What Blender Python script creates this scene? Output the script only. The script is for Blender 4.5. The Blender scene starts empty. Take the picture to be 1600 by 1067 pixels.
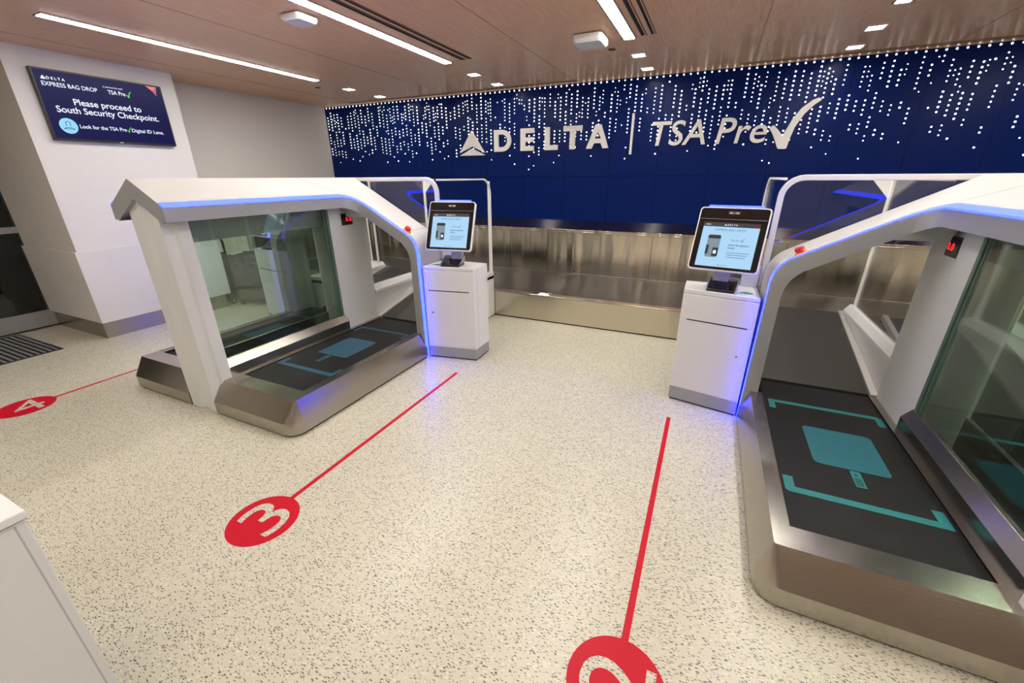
import bpy, bmesh, math, random
from mathutils import Vector, Matrix
random.seed(7)
C = bpy.context.scene.collection
PI = math.pi
ROOTS = {}

# ------------------------------------------------------------------ materials
def mat(name, col=(.8, .8, .8), rough=.5, metal=0., emit=None, strength=0., spec=.5, coat=0.):
    m = bpy.data.materials.new(name); m.use_nodes = True
    b = m.node_tree.nodes['Principled BSDF']
    b.inputs['Base Color'].default_value = (*col, 1)
    b.inputs['Roughness'].default_value = rough
    b.inputs['Metallic'].default_value = metal
    b.inputs['Specular IOR Level'].default_value = spec
    b.inputs['Coat Weight'].default_value = coat
    if emit:
        b.inputs['Emission Color'].default_value = (*emit, 1)
        b.inputs['Emission Strength'].default_value = strength
    return m

def nt(m):
    t = m.node_tree
    return t, t.nodes['Principled BSDF'], (lambda typ, **k: _node(t, typ, **k))

def _node(t, typ, **k):
    n = t.nodes.new(typ)
    for a, v in k.items(): setattr(n, a, v)
    return n

def add_noise(m, scale=40, amount=.06, bump=0., stretch=(1, 1, 1), bscale=None):
    """slight procedural variation of colour plus an optional bump"""
    t, b, N = nt(m)
    tc = N('ShaderNodeTexCoord'); mp = N('ShaderNodeMapping'); mp.inputs['Scale'].default_value = stretch
    no = N('ShaderNodeTexNoise'); no.inputs['Scale'].default_value = scale; no.inputs['Detail'].default_value = 3
    t.links.new(tc.outputs['Object'], mp.inputs['Vector']); t.links.new(mp.outputs['Vector'], no.inputs['Vector'])
    col = b.inputs['Base Color'].default_value[:]
    mx = N('ShaderNodeMix', data_type='RGBA')
    mx.inputs[6].default_value = tuple(c * (1 - amount) for c in col[:3]) + (1,)
    mx.inputs[7].default_value = tuple(min(1, c * (1 + amount)) for c in col[:3]) + (1,)
    t.links.new(no.outputs['Fac'], mx.inputs[0]); t.links.new(mx.outputs[2], b.inputs['Base Color'])
    if bump:
        bp = N('ShaderNodeBump'); bp.inputs['Strength'].default_value = bump; bp.inputs['Distance'].default_value = .01
        t.links.new(no.outputs['Fac'], bp.inputs['Height']); t.links.new(bp.outputs['Normal'], b.inputs['Normal'])
    return m

def steel(name, col=(.60, .56, .50), rough=.24, brush=(4, 4, 220), wave=0., wstretch=(1, 1, 1), aniso=0.):
    m = mat(name, col, rough, 1.)
    t, b, N = nt(m)
    tc = N('ShaderNodeTexCoord'); mp = N('ShaderNodeMapping'); mp.inputs['Scale'].default_value = brush
    no = N('ShaderNodeTexNoise'); no.inputs['Scale'].default_value = 3.; no.inputs['Detail'].default_value = 4
    t.links.new(tc.outputs['Object'], mp.inputs['Vector']); t.links.new(mp.outputs['Vector'], no.inputs['Vector'])
    mr = N('ShaderNodeMapRange'); mr.inputs['To Min'].default_value = rough * .75; mr.inputs['To Max'].default_value = rough * 1.35
    t.links.new(no.outputs['Fac'], mr.inputs['Value']); t.links.new(mr.outputs['Result'], b.inputs['Roughness'])
    bp = N('ShaderNodeBump'); bp.inputs['Strength'].default_value = .12; bp.inputs['Distance'].default_value = .002
    t.links.new(no.outputs['Fac'], bp.inputs['Height'])
    last = bp
    if aniso:
        b.inputs['Anisotropic'].default_value = aniso
        cx = N('ShaderNodeCombineXYZ'); cx.inputs[2].default_value = 1.
        t.links.new(cx.outputs[0], b.inputs['Tangent'])
    if wave:
        mp2 = N('ShaderNodeMapping'); mp2.inputs['Scale'].default_value = wstretch
        n2 = N('ShaderNodeTexNoise'); n2.inputs['Scale'].default_value = 1.; n2.inputs['Detail'].default_value = 1
        t.links.new(tc.outputs['Object'], mp2.inputs['Vector']); t.links.new(mp2.outputs['Vector'], n2.inputs['Vector'])
        b2 = N('ShaderNodeBump'); b2.inputs['Strength'].default_value = 1.; b2.inputs['Distance'].default_value = wave
        t.links.new(n2.outputs['Fac'], b2.inputs['Height']); t.links.new(bp.outputs['Normal'], b2.inputs['Normal'])
        last = b2
    t.links.new(last.outputs['Normal'], b.inputs['Normal'])
    return m

def glass(name, tint=(.9, .95, .92), refl=1., ior=1.5):
    m = bpy.data.materials.new(name); m.use_nodes = True
    t = m.node_tree; t.nodes.clear()
    N = lambda typ, **k: _node(t, typ, **k)
    o = N('ShaderNodeOutputMaterial'); tr = N('ShaderNodeBsdfTransparent'); gl = N('ShaderNodeBsdfGlossy')
    tr.inputs['Color'].default_value = (*tint, 1); gl.inputs['Roughness'].default_value = .01
    gl.inputs['Color'].default_value = (refl, refl, refl, 1)
    fr = N('ShaderNodeFresnel'); ge = N('ShaderNodeNewGeometry'); mi = N('ShaderNodeMix', data_type='FLOAT')
    mi.inputs[2].default_value = ior; mi.inputs[3].default_value = 1 / ior        # both faces of the thin pane reflect alike
    t.links.new(ge.outputs['Backfacing'], mi.inputs[0]); t.links.new(mi.outputs[0], fr.inputs['IOR'])
    mx = N('ShaderNodeMixShader')
    t.links.new(fr.outputs[0], mx.inputs[0]); t.links.new(tr.outputs[0], mx.inputs[1]); t.links.new(gl.outputs[0], mx.inputs[2])
    t.links.new(mx.outputs[0], o.inputs[0])
    return m

def floor_mat(name):
    m = mat(name, (.72, .66, .5), .32, spec=.45)
    t, b, N = nt(m)
    tc = N('ShaderNodeTexCoord')
    nz = N('ShaderNodeTexNoise'); nz.inputs['Scale'].default_value = 1.3
    t.links.new(tc.outputs['Object'], nz.inputs['Vector'])
    base = N('ShaderNodeMix', data_type='RGBA')
    base.inputs[6].default_value = (.57, .547, .437, 1); base.inputs[7].default_value = (.615, .592, .482, 1)
    t.links.new(nz.outputs['Fac'], base.inputs[0])
    cur = base.outputs[2]
    for ang, st, sc, thr, keep, col in ((.5, (1, 3.1, 1), 50, .30, .55, (.11, .10, .105, 1)), (1.9, (1, 3.3, 1), 54, .29, .58, (.14, .125, .12, 1)),
                                        (2.7, (1, 2.0, 1), 74, .30, .5, (.36, .335, .275, 1)), (1.1, (1, 1.8, 1), 50, .36, .62, (.66, .635, .53, 1))):
        mp = N('ShaderNodeMapping'); mp.inputs['Rotation'].default_value = (0, 0, ang); mp.inputs['Scale'].default_value = st
        t.links.new(tc.outputs['Object'], mp.inputs['Vector'])
        v = N('ShaderNodeTexVoronoi'); v.inputs['Scale'].default_value = sc
        t.links.new(mp.outputs['Vector'], v.inputs['Vector'])
        lt = N('ShaderNodeMath', operation='LESS_THAN'); lt.inputs[1].default_value = thr
        t.links.new(v.outputs['Distance'], lt.inputs[0])
        sp = N('ShaderNodeSeparateColor'); t.links.new(v.outputs['Color'], sp.inputs[0])
        gt = N('ShaderNodeMath', operation='GREATER_THAN'); gt.inputs[1].default_value = keep
        t.links.new(sp.outputs[0], gt.inputs[0])
        ml = N('ShaderNodeMath', operation='MULTIPLY'); t.links.new(lt.outputs[0], ml.inputs[0]); t.links.new(gt.outputs[0], ml.inputs[1])
        mx = N('ShaderNodeMix', data_type='RGBA'); mx.inputs[7].default_value = col
        t.links.new(ml.outputs[0], mx.inputs[0]); t.links.new(cur, mx.inputs[6]); cur = mx.outputs[2]
    t.links.new(cur, b.inputs['Base Color'])
    return m

def wood_mat(name):
    m = mat(name, (.36, .22, .14), .3, spec=.35)
    t, b, N = nt(m)
    tc = N('ShaderNodeTexCoord'); mp = N('ShaderNodeMapping'); mp.inputs['Scale'].default_value = (110, 5, 1)
    no = N('ShaderNodeTexNoise'); no.inputs['Scale'].default_value = 1.; no.inputs['Detail'].default_value = 5; no.inputs['Distortion'].default_value = .4
    t.links.new(tc.outputs['Object'], mp.inputs['Vector']); t.links.new(mp.outputs['Vector'], no.inputs['Vector'])
    cr = N('ShaderNodeValToRGB')
    cr.color_ramp.elements[0].position = .3; cr.color_ramp.elements[0].color = (.67, .395, .22, 1)
    cr.color_ramp.elements[1].position = .72; cr.color_ramp.elements[1].color = (.87, .56, .345, 1)
    t.links.new(no.outputs['Fac'], cr.inputs[0]); t.links.new(cr.outputs[0], b.inputs['Base Color'])
    return m

M = {}
M['floor'] = floor_mat('terrazzo_floor')
M['wood'] = wood_mat('wood_veneer')
M['white'] = add_noise(mat('white_powder_coat', (.72, .715, .705), .28), 60, .015)
M['hoodwhite_dimmed'] = add_noise(mat('white_coat_dimmed_for_light', (.60, .59, .58), .28), 60, .015)  # same white coat, colour darkened to offset the strong strip light on the hoods
M['wallwhite'] = add_noise(mat('white_wall_panel', (.74, .72, .70), .42), 25, .02)
M['offwall'] = add_noise(mat('warm_white_paint', (.71, .68, .635), .6), 25, .02)
M['grey'] = add_noise(mat('light_grey_coat', (.42, .42, .44), .4), 60, .02)
M['silver'] = add_noise(mat('silver_paint', (.34, .345, .355), .4, .25), 60, .03)
M['postwhite'] = add_noise(mat('pale_grey_extrusion', (.64, .655, .65), .35), 50, .02)
M['steel'] = steel('brushed_steel', (.42, .39, .345), .22, (6, 6, 200))
M['steelwall'] = steel('brushed_steel_sheet', (.70, .64, .53), .11, (4, 4, 200), .075, (3.4, 1, .3), .8)
M['steelfront'] = steel('brushed_steel_front', (.62, .57, .47), .2, (4, 4, 200), .02, (3.4, 1, .3), .6)
M['steeldark'] = steel('dark_steel', (.40, .385, .375), .14, (3, 3, 200))
M['brightsteel'] = mat('satin_bright_steel', (.80, .78, .74), .38, .8)
M['chrome'] = mat('polished_rim', (.85, .84, .82), .12, 1.)
M['belt'] = add_noise(mat('black_rubber_belt', (.009, .009, .009), .5, spec=.3), 260, .4, .25)
M['belt2'] = add_noise(mat('worn_grey_belt', (.042, .038, .033), .36, spec=.45), 18, .5, .12, (.6, 12, .6))
M['teal'] = add_noise(mat('teal_belt_print', (.014, .19, .20), .5), 120, .25)
M['tealblue'] = add_noise(mat('teal_blue_belt_print', (.012, .125, .165), .5), 90, .3)
M['steelblue'] = add_noise(mat('faded_blue_belt_print', (.018, .075, .13), .5), 120, .25)
M['black'] = mat('black_plastic', (.012, .012, .013), .3)
M['blackgap'] = mat('shadow_gap_black', (.008, .008, .008), .8)
M['gloss'] = mat('black_display_glass', (.006, .006, .007), .06, spec=.6)
M['navy'] = add_noise(mat('navy_wall_panel', (.0008, .0125, .115), .3, spec=.12), 30, .08)
M['navygap'] = mat('navy_joint', (.001, .004, .02), .7)
M['sign'] = mat('pale_sign_letter', (.90, .885, .85), .45)
M['red'] = add_noise(mat('red_floor_vinyl', (.53, .004, .02), .45, spec=.25), 80, .05)
M['redknob'] = mat('red_button', (.7, .01, .015), .3)
M['yellow'] = mat('yellow_ring', (.85, .42, .03), .4)
M['led'] = mat('blue_light_strip', (.05, .08, .3), .3, emit=(.018, .033, 1.), strength=9.)
M['ledleg'] = mat('bright_blue_light_strip', (.05, .08, .3), .3, emit=(.0055, .0128, 1.), strength=32.)
M['lamp'] = mat('lit_diffuser', (.9, .9, .9), .4, emit=(1., .965, .895), strength=54.)
M['lamp2'] = mat('lit_diffuser_dimmed', (.9, .9, .9), .4, emit=(1., .965, .895), strength=39.)
M['spot'] = mat('lit_downlight', (.9, .9, .9), .4, emit=(1., .95, .88), strength=54.)
M['dot'] = mat('lit_point', (.9, .9, .9), .4, emit=(1., .95, .85), strength=4.5)
M['machglass'] = glass('green_tinted_glass', (.86, .93, .87), ior=1.6)
M['clearglass'] = glass('clear_glass', (.965, .975, .97))
M['darkglass'] = glass('dark_window_glass', (.45, .5, .47))
M['glassedge'] = mat('green_glass_edge', (.10, .17, .14), .15)
M['alu'] = add_noise(mat('anodised_frame', (.36, .37, .38), .4, .5), 40, .04)
M['asphalt'] = add_noise(mat('dark_paving', (.05, .05, .045), .8), 30, .3)
M['suit'] = add_noise(mat('charcoal_luggage_fabric', (.075, .075, .077), .75), 180, .3, .2)
M['suitp'] = add_noise(mat('grey_pocket_fabric', (.10, .10, .10), .7), 180, .3, .2)
M['suitb'] = add_noise(mat('black_luggage_fabric', (.018, .018, .02), .7), 180, .3, .2)
M['scr_navy'] = mat('screen_navy', (.0, .0, .0), .3, spec=.12, emit=(.008, .008, .07), strength=1.)
M['scr_white'] = mat('screen_white', (0, 0, 0), .2, emit=(.80, .86, 1.), strength=1.15)
M['scr_sky'] = mat('screen_pale_blue', (0, 0, 0), .08, emit=(.43, .70, .95), strength=1.)
M['scr_cyan'] = mat('screen_cyan', (0, 0, 0), .2, emit=(.30, .70, 1.), strength=1.)
M['scr_head'] = mat('screen_header_grey', (0, 0, 0), .2, emit=(.05, .052, .058), strength=1.)
M['scr_text'] = mat('screen_dark_text', (0, 0, 0), .2, emit=(.10, .20, .33), strength=1.)
M['scr_green'] = mat('screen_green', (0, 0, 0), .2, emit=(.10, .60, .10), strength=1.)
M['scr_red'] = mat('screen_red', (0, 0, 0), .2, emit=(.75, .02, .08), strength=1.)
M['scr_pink'] = mat('screen_dark_red', (0, 0, 0), .2, emit=(.30, .01, .04), strength=1.)
M['scr_photo'] = mat('screen_photo_grey', (0, 0, 0), .2, emit=(.22, .30, .36), strength=1.)
M['scr_photod'] = mat('screen_photo_dark', (0, 0, 0), .2, emit=(.03, .035, .04), strength=1.)
M['led_red'] = mat('red_led_digits', (.1, 0, 0), .3, emit=(1., .015, .03), strength=1.6)
M['green'] = mat('green_card', (.02, .45, .13), .4)
M['paper'] = mat('white_card', (.8, .8, .8), .5)
M['curtain'] = mat('dark_strip_curtain', (.05, .043, .036), .6)
M['copper'] = mat('bronze_slot', (.12, .075, .05), .5)

# ------------------------------------------------------------------ geometry helpers
def NB(): return bmesh.new()

def face(bm, pts):
    vs = [bm.verts.new(p) for p in pts]
    return bm.faces.new(vs)

def box(bm, x0, x1, y0, y1, z0, z1):
    if x1 < x0: x0, x1 = x1, x0
    if y1 < y0: y0, y1 = y1, y0
    v = [bm.verts.new((x, y, z)) for z in (z0, z1) for x, y in ((x0, y0), (x1, y0), (x1, y1), (x0, y1))]
    for f in ((0, 3, 2, 1), (4, 5, 6, 7), (0, 1, 5, 4), (1, 2, 6, 5), (2, 3, 7, 6), (3, 0, 4, 7)):
        bm.faces.new([v[i] for i in f])
    return bm

def solid(bm, loopA, loopB):
    """closed solid between two loops with the same point count"""
    a = [bm.verts.new(p) for p in loopA]; b = [bm.verts.new(p) for p in loopB]
    n = len(a)
    bm.faces.new(a); bm.faces.new(b[::-1])
    for i in range(n):
        bm.faces.new((a[i], b[i], b[(i + 1) % n], a[(i + 1) % n]))
    return bm

def obox(bm, c, ax, ay, az, sx, sy, sz):
    """oriented box: centre, three unit axes, full sizes"""
    c = Vector(c); ax, ay, az = Vector(ax), Vector(ay), Vector(az)
    q = lambda i, j, k: c + ax * (i * sx / 2) + ay * (j * sy / 2) + az * (k * sz / 2)
    return solid(bm, [q(-1, -1, -1), q(1, -1, -1), q(1, 1, -1), q(-1, 1, -1)], [q(-1, -1, 1), q(1, -1, 1), q(1, 1, 1), q(-1, 1, 1)])

def prism(bm, poly, z0, z1):
    return solid(bm, [(x, y, z0) for x, y in poly], [(x, y, z1) for x, y in poly])

def rrect(w, h, r, n=5):
    pts = []
    for cx, cy, a0 in ((w / 2 - r, h / 2 - r, 0), (-w / 2 + r, h / 2 - r, 90), (-w / 2 + r, -h / 2 + r, 180), (w / 2 - r, -h / 2 + r, 270)):
        for i in range(n + 1):
            a = math.radians(a0 + 90 * i / n); pts.append((cx + r * math.cos(a), cy + r * math.sin(a)))
    return pts

def slab(bm, poly, O, R, U, Nn, d0, d1):
    """2-D polygon in the plane (O; R, U), from depth d0 to d1 along Nn"""
    O, R, U, Nn = Vector(O), Vector(R), Vector(U), Vector(Nn)
    f = lambda d: [O + R * x + U * y + Nn * d for x, y in poly]
    return solid(bm, f(d0), f(d1))

def cyl(bm, p, axis, r, h, n=20, r2=None):
    axis = Vector(axis).normalized(); p = Vector(p)
    t = axis.orthogonal().normalized(); b = axis.cross(t)
    r2 = r if r2 is None else r2
    ring = lambda c, rr: [c + t * (rr * math.cos(2 * PI * i / n)) + b * (rr * math.sin(2 * PI * i / n)) for i in range(n)]
    return solid(bm, ring(p, r), ring(p + axis * h, r2))

def tube(bm, path, w, d, side):
    """rectangular bar swept along path; w across (in the bend plane), d along `side`"""
    path = [Vector(p) for p in path]; side = Vector(side).normalized()
    rings = []
    for i, p in enumerate(path):
        t = (path[min(i + 1, len(path) - 1)] - path[max(i - 1, 0)]).normalized()
        a = t.cross(side).normalized()
        rings.append([bm.verts.new(p + a * (w / 2 * i_) + side * (d / 2 * j_)) for i_, j_ in ((-1, -1), (1, -1), (1, 1), (-1, 1))])
    bm.faces.new(rings[0]); bm.faces.new(rings[-1][::-1])
    for A, B in zip(rings, rings[1:]):
        for k in range(4):
            bm.faces.new((A[k], B[k], B[(k + 1) % 4], A[(k + 1) % 4]))
    return bm

def arc(cx, cy, r, a0, a1, n):
    return [(cx + r * math.cos(math.radians(a0 + (a1 - a0) * i / n)), cy + r * math.sin(math.radians(a0 + (a1 - a0) * i / n))) for i in range(n + 1)]

def text(bm, s, size, O, R, U, Nn, depth=.0005, align='CENTER', shear=0., offset=0., spacing=1., xs=1., lift=0.):
    cu = bpy.data.curves.new('t', 'FONT'); cu.body = s; cu.size = size; cu.align_x = align
    cu.shear = shear; cu.offset = offset; cu.extrude = depth / 2; cu.space_character = spacing; cu.resolution_u = 4
    ob = bpy.data.objects.new('t', cu); C.objects.link(ob)
    dg = bpy.context.evaluated_depsgraph_get(); dg.update()
    me = bpy.data.meshes.new_from_object(ob.evaluated_get(dg))
    R, U, Nn, O = Vector(R), Vector(U), Vector(Nn), Vector(O)
    n0 = len(bm.verts)
    bm.from_mesh(me); bm.verts.ensure_lookup_table()
    for v in bm.verts[n0:]:
        v.co = O + R * (v.co.x * xs) + U * v.co.y + Nn * (v.co.z + depth / 2 + lift)
    bpy.data.objects.remove(ob); bpy.data.curves.remove(cu); bpy.data.meshes.remove(me)
    return bm

def root_of(p):
    while p.parent: p = p.parent
    return p

def obj(name, bm, m, parent=None, bevel=0., smooth=26, normals=True, origin=None):
    if normals: bmesh.ops.recalc_face_normals(bm, faces=bm.faces[:])
    if parent is not None: off = ROOTS[root_of(parent).name]
    elif origin is not None: off = Vector(origin)
    else:
        xs = [v.co for v in bm.verts]
        off = Vector(((min(v.x for v in xs) + max(v.x for v in xs)) / 2, (min(v.y for v in xs) + max(v.y for v in xs)) / 2, min(v.z for v in xs)))
    bmesh.ops.translate(bm, verts=bm.verts[:], vec=-off)
    me = bpy.data.meshes.new(name); bm.to_mesh(me); bm.free()
    for mm in (m if isinstance(m, (list, tuple)) else [m]): me.materials.append(mm)
    if smooth:
        for p in me.polygons: p.use_smooth = True
        me.set_sharp_from_angle(angle=math.radians(smooth))
    o = bpy.data.objects.new(name, me); C.objects.link(o)
    if parent is not None: o.parent = parent
    else:
        o.location = off; ROOTS[o.name] = off.copy()
    if bevel:
        bv = o.modifiers.new('edge', 'BEVEL'); bv.width = bevel; bv.segments = 2; bv.limit_method = 'ANGLE'; bv.angle_limit = math.radians(40)
    return o

def tag(o, label=None, cat=None, group=None, kind=None):
    if label: o['label'] = label
    if cat: o['category'] = cat
    if group: o['group'] = group
    if kind: o['kind'] = kind
    return o

def thing(name, loc, label, cat, group=None):
    o = bpy.data.objects.new(name, None); C.objects.link(o); o.location = loc; o.empty_display_size = .1
    ROOTS[o.name] = Vector(loc)
    return tag(o, label, cat, group)

def struct(name, bm, m, label, cat, **k):
    return tag(obj(name, bm, m, **k), label, cat, kind='structure')

# ------------------------------------------------------------------ the room
CEIL = 2.69
XW, YW = -6.1, 5.8
struct('floor', box(NB(), -6.86, 5.0, -4.6, 5.95, -.1, 0), M['floor'], 'cream speckled terrazzo floor', 'floor')
struct('ceiling', box(NB(), -6.9, 5.05, -4.6, 5.95, CEIL, CEIL + .1), M['wood'], 'brown wood veneer ceiling', 'ceiling')

bm = NB()                                                      # navy panels, each set very slightly off true
box(bm, XW - .02, 5.0, YW + .012, YW + .15, .9, CEIL)
wb = struct('wall_back', bm, M['navygap'], 'navy blue panelled back wall', 'wall')
bm = NB(); rr = random.Random(3)
k = 0
xx = 2.285 - .595 * 15
while xx < 5.0:
    a, b = max(xx, XW), min(xx + .595, 5.0)
    if b - a > .05:
        for z0, z1 in ((.985, 1.603), (1.607, CEIL)):
            t1, t2 = rr.uniform(-.002, .002), rr.uniform(-.003, .003)
            ya, yb = YW - .008 + t1, YW - .008 - t1
            A = [(a + .0015, ya - t2, z0), (b - .0015, yb - t2, z0), (b - .0015, yb + t2, z1), (a + .0015, ya + t2, z1)]
            solid(bm, A, [(x, YW + .02, z) for x, y, z in A])
    xx += .595
obj('panel', bm, M['navy'], wb, smooth=0)
struct('wall_left', box(NB(), XW - .15, XW, 3.1, YW + .1, 0, CEIL), M['offwall'], 'warm white wall left of the navy wall', 'wall')
struct('wall_right', box(NB(), 4.85, 5.0, -4.6, YW + .1, 0, CEIL), M['offwall'], 'white side wall beyond the right lanes', 'wall')
struct('wall_front', box(NB(), -6.9, 5.0, -4.6, -4.45, 0, CEIL), M['offwall'], 'white wall across the hall from the navy wall', 'wall')
# slim slot along the ceiling edge
for i, (a, b) in enumerate(((-5.4, -1.7), (.05, 4.8))):
    bm = NB(); box(bm, a, b, 5.60, 5.615, CEIL - .004, CEIL + .01); box(bm, a, b, 5.66, 5.672, CEIL - .004, CEIL + .01)
    struct('trim_%d' % (i + 1), bm, M['copper'], ('bronze ceiling slot above the left half of the navy wall', 'bronze ceiling slot above the right end of the navy wall')[i], 'trim')
# plank joints in the ceiling
bm = NB()
for x in (-5.3, -3.6, -1.75, .17, 1.75): box(bm, x, x + .0025, -4.4, 5.7, CEIL - .0015, CEIL + .01)
struct('trim_3', bm, M['copper'], 'fine joints between the ceiling panels', 'trim')

# white clad column
cx0, cx1, cy0, cy1 = -6.9, -5.67, 1.945, 3.275
col = struct('column', box(NB(), cx0, cx1, cy0, cy1, .3, CEIL), M['wallwhite'], 'white square column carrying the wall screen', 'column')
obj('lower_cladding', box(NB(), cx0, cx1 + .018, cy0 - .022, cy1 + .015, .185, .93), M['wallwhite'], col, bevel=.002)
obj('plinth', box(NB(), cx0, cx1 - .05, cy0 + .0, cy1 - .02, 0, .3), M['steel'], col)

# storefront window left of the column
struct('wall_entrance', box(NB(), -6.95, -6.80, -4.6, -.25, 0, CEIL), M['offwall'], 'white wall left of the dark glass storefront', 'wall')
w = struct('window_1', box(NB(), -6.86, -6.82, -.25, 1.95, .02, .2), M['alu'], 'dark glass storefront left of the white column', 'window')
obj('mid_rail', box(NB(), -6.86, -6.815, -.25, 1.95, 1.065, 1.13), M['alu'], w)
obj('head_rail', box(NB(), -6.86, -6.815, -.25, 1.95, 2.55, CEIL), M['alu'], w)
obj('mullion', box(NB(), -6.86, -6.82, .55, .6, .02, CEIL), M['alu'], w)
obj('lower_pane', box(NB(), -6.843, -6.837, -.25, 1.95, .2, 1.065), M['darkglass'], w)
obj('upper_pane', box(NB(), -6.843, -6.837, -.25, 1.95, 1.13, 2.55), M['darkglass'], w)
struct('ground_outside', box(NB(), -14, -6.87, -6, 6, -.12, -.03), M['asphalt'], 'dark paving beyond the storefront glass', 'ground')
bm = NB(); box(bm, -9.2, -8.9, -1.5, .9, -.03, .75)
struct('kerb_wall', bm, M['asphalt'], 'low dark wall beyond the storefront glass', 'wall')

# entrance grate set in the floor
t = thing('floor_grate', (-6.3, 1.2, 0), 'black slotted entrance grate beside the dark glass storefront', 'grate')
bm = NB()
for a in ((-6.79, -5.78, 1.58, 1.605), (-6.79, -5.78, .3, .325), (-6.79, -6.765, .3, 1.6), (-5.805, -5.78, .3, 1.6)): box(bm, *a, .0005, .004)
obj('grate_frame', bm, M['black'], t)
obj('grate_tray', box(NB(), -6.77, -5.8, .32, 1.59, .0004, .0012), M['blackgap'], t)
bm = NB()
y = .345
while y < 1.57:
    box(bm, -6.765, -5.805, y, y + .022, .001, .0035); y += .045
obj('slats', bm, M['alu'], t)

# ------------------------------------------------------------------ writing and lights on the navy wall
YS = 5.752
RX, UZ, NY = (1, 0, 0), (0, 0, 1), (0, -1, 0)
def wl(bm, poly, y0=YS, d=.028):
    return solid(bm, [(x, y0, z) for x, z in poly], [(x, y0 + d, z) for x, z in poly])
t = thing('wall_sign', (-2.4, 5.79, 1.9), 'pale raised airline name with triangle emblem on the navy wall', 'sign')
bm = NB()
wl(bm, [(-3.288, 2.222), (-3.082, 1.930), (-3.283, 2.018), (-3.494, 1.933)])
wl(bm, [(-3.283, 1.990), (-3.075, 1.896), (-3.498, 1.897)])
obj('triangle_emblem', bm, M['sign'], t, bevel=.002)
Z0, Z1 = 1.936, 2.212
D = [(-2.925, Z0), (-2.925, Z1)] + arc(-2.80, (Z0 + Z1) / 2, .138, 90, -90, 14)
Din = [(-2.858, Z0 + .058), (-2.858, Z1 - .058)] + arc(-2.80, (Z0 + Z1) / 2, .080, 90, -90, 14)
def ring_solid(bm, outer, inner, y0=YS, d=.028):
    """outer and inner polygons with matching point counts"""
    n = len(outer)
    V = [[bm.verts.new((x, y, z)) for x, z in P] for P in (outer, inner) for y in (y0, y0 + d)]
    of, ob_, inf, inb = V[0], V[1], V[2], V[3]
    for i in range(n):
        j = (i + 1) % n
        bm.faces.new((of[i], of[j], inf[j], inf[i])); bm.faces.new((ob_[i], inb[i], inb[j], ob_[j]))
        bm.faces.new((of[i], ob_[i], ob_[j], of[j])); bm.faces.new((inf[i], inf[j], inb[j], inb[i]))
    return bm
obj('letter_d', ring_solid(NB(), D, Din), M['sign'], t)
a, b = -2.518, -2.322
obj('letter_e', wl(NB(), [(a, Z0), (b, Z0), (b, Z0 + .058), (a + .068, Z0 + .058), (a + .068, 2.046), (b - .012, 2.046), (b - .012, 2.102), (a + .068, 2.102), (a + .068, Z1 - .058), (b, Z1 - .058), (b, Z1), (a, Z1)]), M['sign'], t)
a, b = -2.164, -1.98
obj('letter_l', wl(NB(), [(a, Z0), (b, Z0), (b, Z0 + .06), (a + .068, Z0 + .06), (a + .068, Z1), (a, Z1)]), M['sign'], t)
a, b = -1.905, -1.654; c = (a + b) / 2
obj('letter_t', wl(NB(), [(c - .035, Z0), (c + .035, Z0), (c + .035, Z1 - .06), (b, Z1 - .06), (b, Z1), (a, Z1), (a, Z1 - .06), (c - .035, Z1 - .06)]), M['sign'], t)
a, b = -1.592, -1.300; c = (a + b) / 2
bm = NB(); wl(bm, [(a, Z0), (a + .076, Z0), (a + .104, Z0 + .062), (b - .104, Z0 + .062), (b - .076, Z0), (b, Z0), (c + .036, Z1), (c, Z1), (c, Z1 - .085), (c + .044, Z0 + .115), (c - .044, Z0 + .115), (c, Z1 - .085), (c, Z1), (c - .036, Z1)])
obj('letter_a', bm, M['sign'], t)
tag(obj('sign_divider', wl(NB(), [(-1.036, 1.858), (-1.009, 1.858), (-1.009, 2.311), (-1.036, 2.311)]), M['sign']), 'thin pale upright bar between the two wall names', 'sign divider')
t = thing('wall_sign', (0, 5.79, 1.9), 'pale raised slanted lettering ending in a tall check mark on the navy wall', 'sign')
def letters(s, x0, x1, h, base, sh):
    bm = text(NB(), s, 1., (0, YS + .028, 0), RX, UZ, NY, .028, 'LEFT', sh, .006)
    xs = [v.co.x for v in bm.verts]; zs = [v.co.z for v in bm.verts]
    a, b = min(xs), max(xs); c = min(zs); e = max(zs)
    for v in bm.verts:
        v.co.x = x0 + (v.co.x - a) / (b - a) * (x1 - x0); v.co.z = base + (v.co.z - c) / (e - c) * h
    return bm
obj('lettering', letters('TSA', -.79, -.177, .266, 1.941, .14), M['sign'], t)
obj('lettering', letters('Pre', -.072, .432, .266, 1.939, .14), M['sign'], t)
CHK = [(.444, 2.088), (.47, 2.1), (.486, 2.107), (.534, 2.062), (.588, 1.999), (.615, 2.074), (.647, 2.158), (.711, 2.261), (.792, 2.327), (.84, 2.345), (.862, 2.337), (.868, 2.322), (.813, 2.28), (.745, 2.203), (.685, 2.082), (.659, 1.967), (.648, 1.879), (.635, 1.87), (.578, 1.872), (.561, 1.882), (.527, 1.955), (.483, 2.033)]
obj('check_mark', wl(NB(), CHK, YS - .006, .034), M['sign'], t)

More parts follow.
